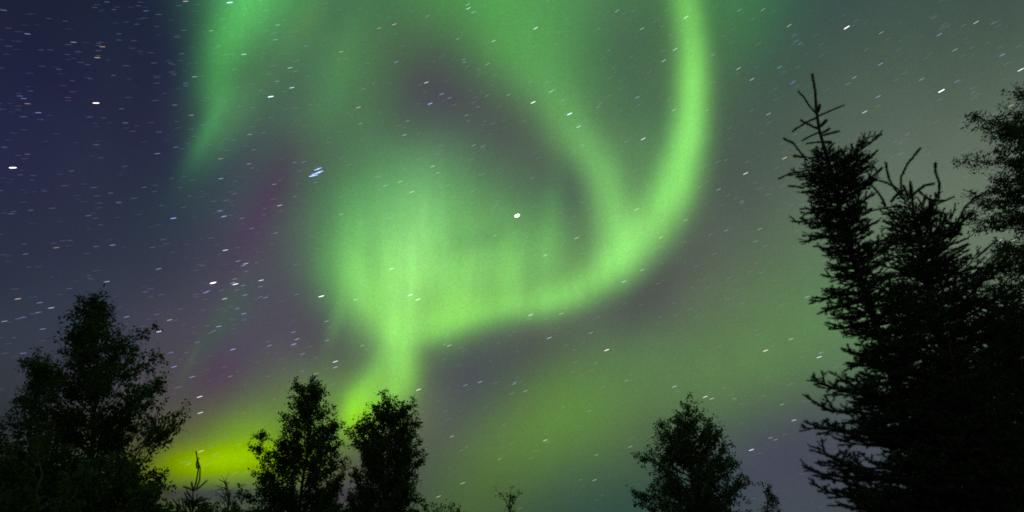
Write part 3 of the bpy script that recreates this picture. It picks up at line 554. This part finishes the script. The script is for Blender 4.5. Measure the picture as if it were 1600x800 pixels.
# x, y, colour, brightness
STARS = [tuple((float(a), float(b), c, float(d))) for a, b, c, d in (q.split() for q in """359 4 c .85|150 161 p .9|20 262 w 1|115 66 b .5|160 73 o .45|152 90 o .5|43 53 b .5|6 16 b .4|290 2 p .5|31 150 b .35|37 154 b .4|43 162 o .4|60 176 b .5|92 108 b .25|137 101 b .2|48 142 b .2|190 170 b .25|196 192 b .35|290 130 b .3|290 134 b .3|273 164 c .25|299 180 p .35|304 120 g .4|330 48 g .35|381 85 c .55|246 240 b .45|275 230 b .35|195 260 b .2|7 230 b .3|43 241 b .3|52 274 b .2|112 267 b .25|271 341 b .65|343 329 b .4|350 338 b .6|345 330 b .35|352 391 w .6|176 383 b .5|150 385 b .25|88 387 o .4|40 397 b .35|18 334 b .3|138 337 b .35|185 316 b .35|345 248 o .4|345 279 c .4|390 210 c .35|389 256 g .3|397 234 b .3|378 341 b .35|393 357 b .35|102 33 b .2|64 78 b .2|186 53 b .25|178 15 b .25|228 17 b .35|167 3 b .3|
423 151 c .85|456 137 c .6|453 106 c .5|433 127 b .4|434 39 c .4|430 62 c .35|478 72 b .3|533 81 o .45|592 44 o .4|616 38 o .5|668 25 o .3|731 7 c .4|732 13 c .55|740 19 c .35|771 64 w .45|715 61 g .3|724 93 b .35|726 97 b .4|619 97 b .45|762 100 c .35|666 129 w .55|690 147 b .5|702 153 b .4|672 162 b .65|560 168 o .5|563 193 g .25|632 211 c .4|637 189 g .25|740 227 c .3|568 139 b .3|676 260 c .45|684 270 c .35|625 284 c .4|643 300 o .5|602 290 c .35|437 321 p .5|428 288 p .3|431 364 p .25|533 335 g .35|773 368 c .3|729 180 g .25|747 167 b .3|795 148 g .3|
487 275 b .85|491 272 b .8|497 270 b .85|501 268 b .8|495 265 b .75|499 263 b .7|493 274 b .75|493 285 b .3|474 253 b .35|460 254 b .35|461 307 b .3|
837 44 w .6|833 160 p .75|890 178 c .8|904 198 c .55|861 143 c .45|866 140 b .3|964 17 b .5|1003 45 w .4|1072 27 w .55|1055 77 c .5|1037 95 w .45|996 152 b .45|1005 217 w .6|1053 172 g .35|1105 172 g .3|1165 271 w .6|1123 296 b .45|1159 315 b .35|1175 124 p .45|1154 107 w .45|1192 15 g .35|1155 16 g .3|1135 360 b .4|1071 344 o .4|1033 371 o .45|995 327 g .45|901 372 g .45|852 399 c .45|910 227 c .25|935 167 c .25|975 440 b .6|858 528 b .6|829 492 c .55|877 490 o .4|1003 422 c .4|948 547 p .7|1180 377 b .35|1196 548 p .65|1114 86 b .4|1174 173 b .25|1187 358 w .25|
1323 43 w .85|1233 40 p .45|1377 51 w .35|1376 100 b .5|1468 54 b .5|1525 35 p .5|1552 36 b .35|1492 78 p .35|1440 124 b .45|1471 142 w .9|1495 127 b .4|1566 86 b .5|1595 109 w .7|1580 165 o .45|1351 175 w .55|1372 151 b .5|1325 131 b .35|1335 121 p .35|1218 105 b .45|1201 178 w .4|1238 130 b .35|1241 127 b .3|1250 68 b .35|1244 64 b .3|1561 376 p .55|1584 375 p .55|1226 247 o .55|1261 464 w .35|1280 558 p .6|1283 551 b .45|1236 530 w .4|1240 656 o .4|1555 190 o .4|
333 442 p 1|368 444 w .75|364 442 b .5|321 457 b .5|325 455 b .4|28 467 o .55|167 440 w .45|80 481 w .5|62 473 b .45|36 496 b .4|7 502 w .4|67 514 b .45|37 552 b .4|60 488 o .35|198 495 b .5|173 497 b .3|227 456 b .3|265 500 o .5|249 518 p .65|245 491 b .3|267 551 b .4|272 573 b .55|300 589 b .5|312 620 w .65|313 645 w .6|364 546 b .6|342 510 b .55|334 517 b .35|351 467 w .5|381 490 b .5|371 482 b .4|360 588 b .4|308 535 b .35|314 705 w .5|295 725 g .25|248 420 b .5|124 691 w .5|408 438 w .6|407 448 b .35|367 436 o .35|380 446 b .4|383 461 b .45|384 412 w .5|380 415 b .45|372 408 b .45|385 424 b .3|370 453 b .3|28 498 b .3|230 577 w .3|
502 463 w .8|407 464 b .35|415 465 b .4|464 460 b .3|556 468 g .45|641 461 c .7|653 468 g .65|612 420 g .55|510 502 p .35|511 532 p .3|458 519 b .45|464 530 w .4|459 538 b .6|473 553 b .4|421 540 b .45|524 565 w .65|524 574 b .55|472 580 b .3|493 584 w .35|654 609 w .6|702 540 w .45|695 538 g .25|566 540 p .35|706 682 w .4|723 755 o .5|685 776 o .5|781 717 g .3|852 688 g .5|668 701 g .25|
1054 604 w .45|1102 620 w .6|1112 623 w .45|979 595 g .3|1241 657 p .4|1222 632 g .35|1204 684 p .35|1212 687 p .3|1174 703 p .65|985 698 g .35|932 711 g .3|929 750 g .4|921 642 g .25|1148 623 g .25|750 597 w .4|727 602 w .3|805 597 b .35|803 600 w .3|821 611 w .35|800 615 g .2|923 520 w .3""".replace("\n", "").split("|"))]

def region(x, y):
    if 478 < x < 512 and 250 < y < 292: return 'in the tight blue star cluster left of the loop'
    if 300 < x < 420 and 425 < y < 475: return 'in the loose star group above the faint green ray'
    if x < 150: return 'in the dark blue sky at the far left' if y < 300 else ('in the dark blue sky above the left birch' if y < 470 else 'among the left birch tops')
    if x < 300: return 'in the navy sky left of the green streamer' if y < 300 else 'in the dusky sky right of the left birch'
    if x < 430 and y < 240: return 'on the upper left green streamer'
    if x < 480 and y >= 240 and y < 425: return 'in the purple gap left of the loop'
    if x < 540 and y >= 425: return 'above the ragged birch and yellow glow'
    if x < 620 and y < 240: return 'in the thin green veil at the upper left'
    if x < 760 and y < 240: return 'in and around the dark hole inside the loop'
    if x < 940 and y < 240: return 'on the broad inner green band at the top'
    if x < 950 and y < 510: return 'inside the glowing green loop'
    if x < 1110 and y < 440: return 'along the bright green arc'
    if y < 200: return 'in the grey green sky above the spruces'
    if x > 1400: return 'in the gap between spruces and right edge'
    if y < 480: return 'between the bright arc and the tall spruce'
    if x < 900: return 'in the grey sky below the loop'
    return 'over the soft green bank at the lower right'
from collections import defaultdict
cls = defaultdict(list)
for s_ in STARS: cls[(region(s_[0], s_[1]), s_[2], 3 if s_[3] >= .7 else (2 if s_[3] >= .3 else 1))].append(s_)
ORD = ['first', 'second', 'third', 'fourth', 'fifth', 'sixth', 'seventh', 'eighth', 'ninth', 'tenth', 'eleventh', 'twelfth', 'thirteenth', 'fourteenth']
MAGW = {3: 'bright', 2: 'medium', 1: 'faint'}
proto = sm.build('star', M_STAR, smooth=True); col.objects.unlink(proto)
from mathutils import Vector
def put_star(x, y, c, b, label, name='star', cat='star', group='stars scattered over the night sky', L=None, r=None):
    o = proto.copy(); o.name = name; col.objects.link(o)
    v = skydir(x, y); t = toworld(unit(np.cross(POLE, v))); o.location = toworld(v) * RAD + np.array([0, 0, EYE])
    px = RAD / 850. / 1.0 * v[2] ** -0.0
    L = L or (3.4 + 1.1 * b); r = r or (.42 + .42 * b * b)
    o.scale = (L * RAD * v[2] / 850., r * RAD * v[2] / 850., r * RAD * v[2] / 850.)
    o.rotation_mode = 'QUATERNION'; o.rotation_quaternion = Vector(t).to_track_quat('X', 'Z')
    k = b ** 2.5 * .62 + .028; o.color = tuple(min(1, q * k) for q in COLS[c]) + (1,)
    tag(o, label, cat, group); return o
for (reg, c, m_), lst in cls.items():
    lst.sort(key=lambda q: q[1])
    for i, q in enumerate(lst):
        pre = '' if len(lst) == 1 else (('upper ' if i == 0 else 'lower ') if len(lst) == 2 else ORD[min(i, 13)] + ' from top ')
        put_star(q[0], q[1], c, q[3], pre + MAGW[m_] + ' ' + CW[c] + ' star ' + reg)
pl = put_star(808, 337, 'w', 1., 'brightest white planet shining inside the green loop, by far the largest point', 'planet', 'planet', None, 4.2, 2.1)
pl.color = (1, 1, 1, 1)
if 'group' in pl: del pl['group']
# the countless faint ones
rs = np.random.RandomState(77); buckets = [(.010, .012, .034), (.022, .022, .036), (.034, .020, .018), (.03, .034, .05)]
fm = MB(); fidx = []
nf = 0
while nf < 1500:
    x, y = rs.uniform(-60, 1660), rs.uniform(-40, 830)
    keep = 1. if x < 420 else (.55 if x < 1000 else .45)
    if y > 620: keep *= .45
    if rs.rand() > keep: continue
    v = skydir(x, y); t = toworld(unit(np.cross(POLE, v))); c = toworld(v) * RAD * 1.02 + np.array([0, 0, EYE]); sc_ = RAD * 1.02 * v[2] / 850.
    b = rs.rand() ** 2.2; streak(fm, c, t, rs.uniform(3.2, 5.0) * sc_, (.45 + .30 * b) * sc_); nf += 1
    fidx.append(rs.choice(4, p=[.45, .25, .12, .18]) if x < 700 else rs.choice(4, p=[.2, .4, .15, .25]))
fo = fm.build('faint_stars', M_STAR, smooth=True); tag(fo, 'countless faint star trails scattered across the whole night sky', 'stars', kind='stuff')
fo.data.materials.clear()
for k_, cc in enumerate(buckets):
    m, t = mat_base('faint_starlight'); n = t.nodes.new; e = n('ShaderNodeEmission'); e.inputs[0].default_value = (*[min(1, q * 20) for q in cc], 1); e.inputs[1].default_value = .045
    tr = n('ShaderNodeBsdfTransparent'); a = n('ShaderNodeAddShader'); t.links.new(e.outputs[0], a.inputs[0]); t.links.new(tr.outputs[0], a.inputs[1])
    o = n('ShaderNodeOutputMaterial'); t.links.new(a.outputs[0], o.inputs[0]); m.cycles.emission_sampling = 'NONE'; fo.data.materials.append(m)
fo.data.polygons.foreach_set('material_index', np.repeat(np.array(fidx), len(fo.data.polygons) // len(fidx)).astype(np.int32))
for o in list(col.objects):
    if o.type == 'MESH' and ('star' in o.name or o.name.startswith('planet')): o.visible_shadow = True
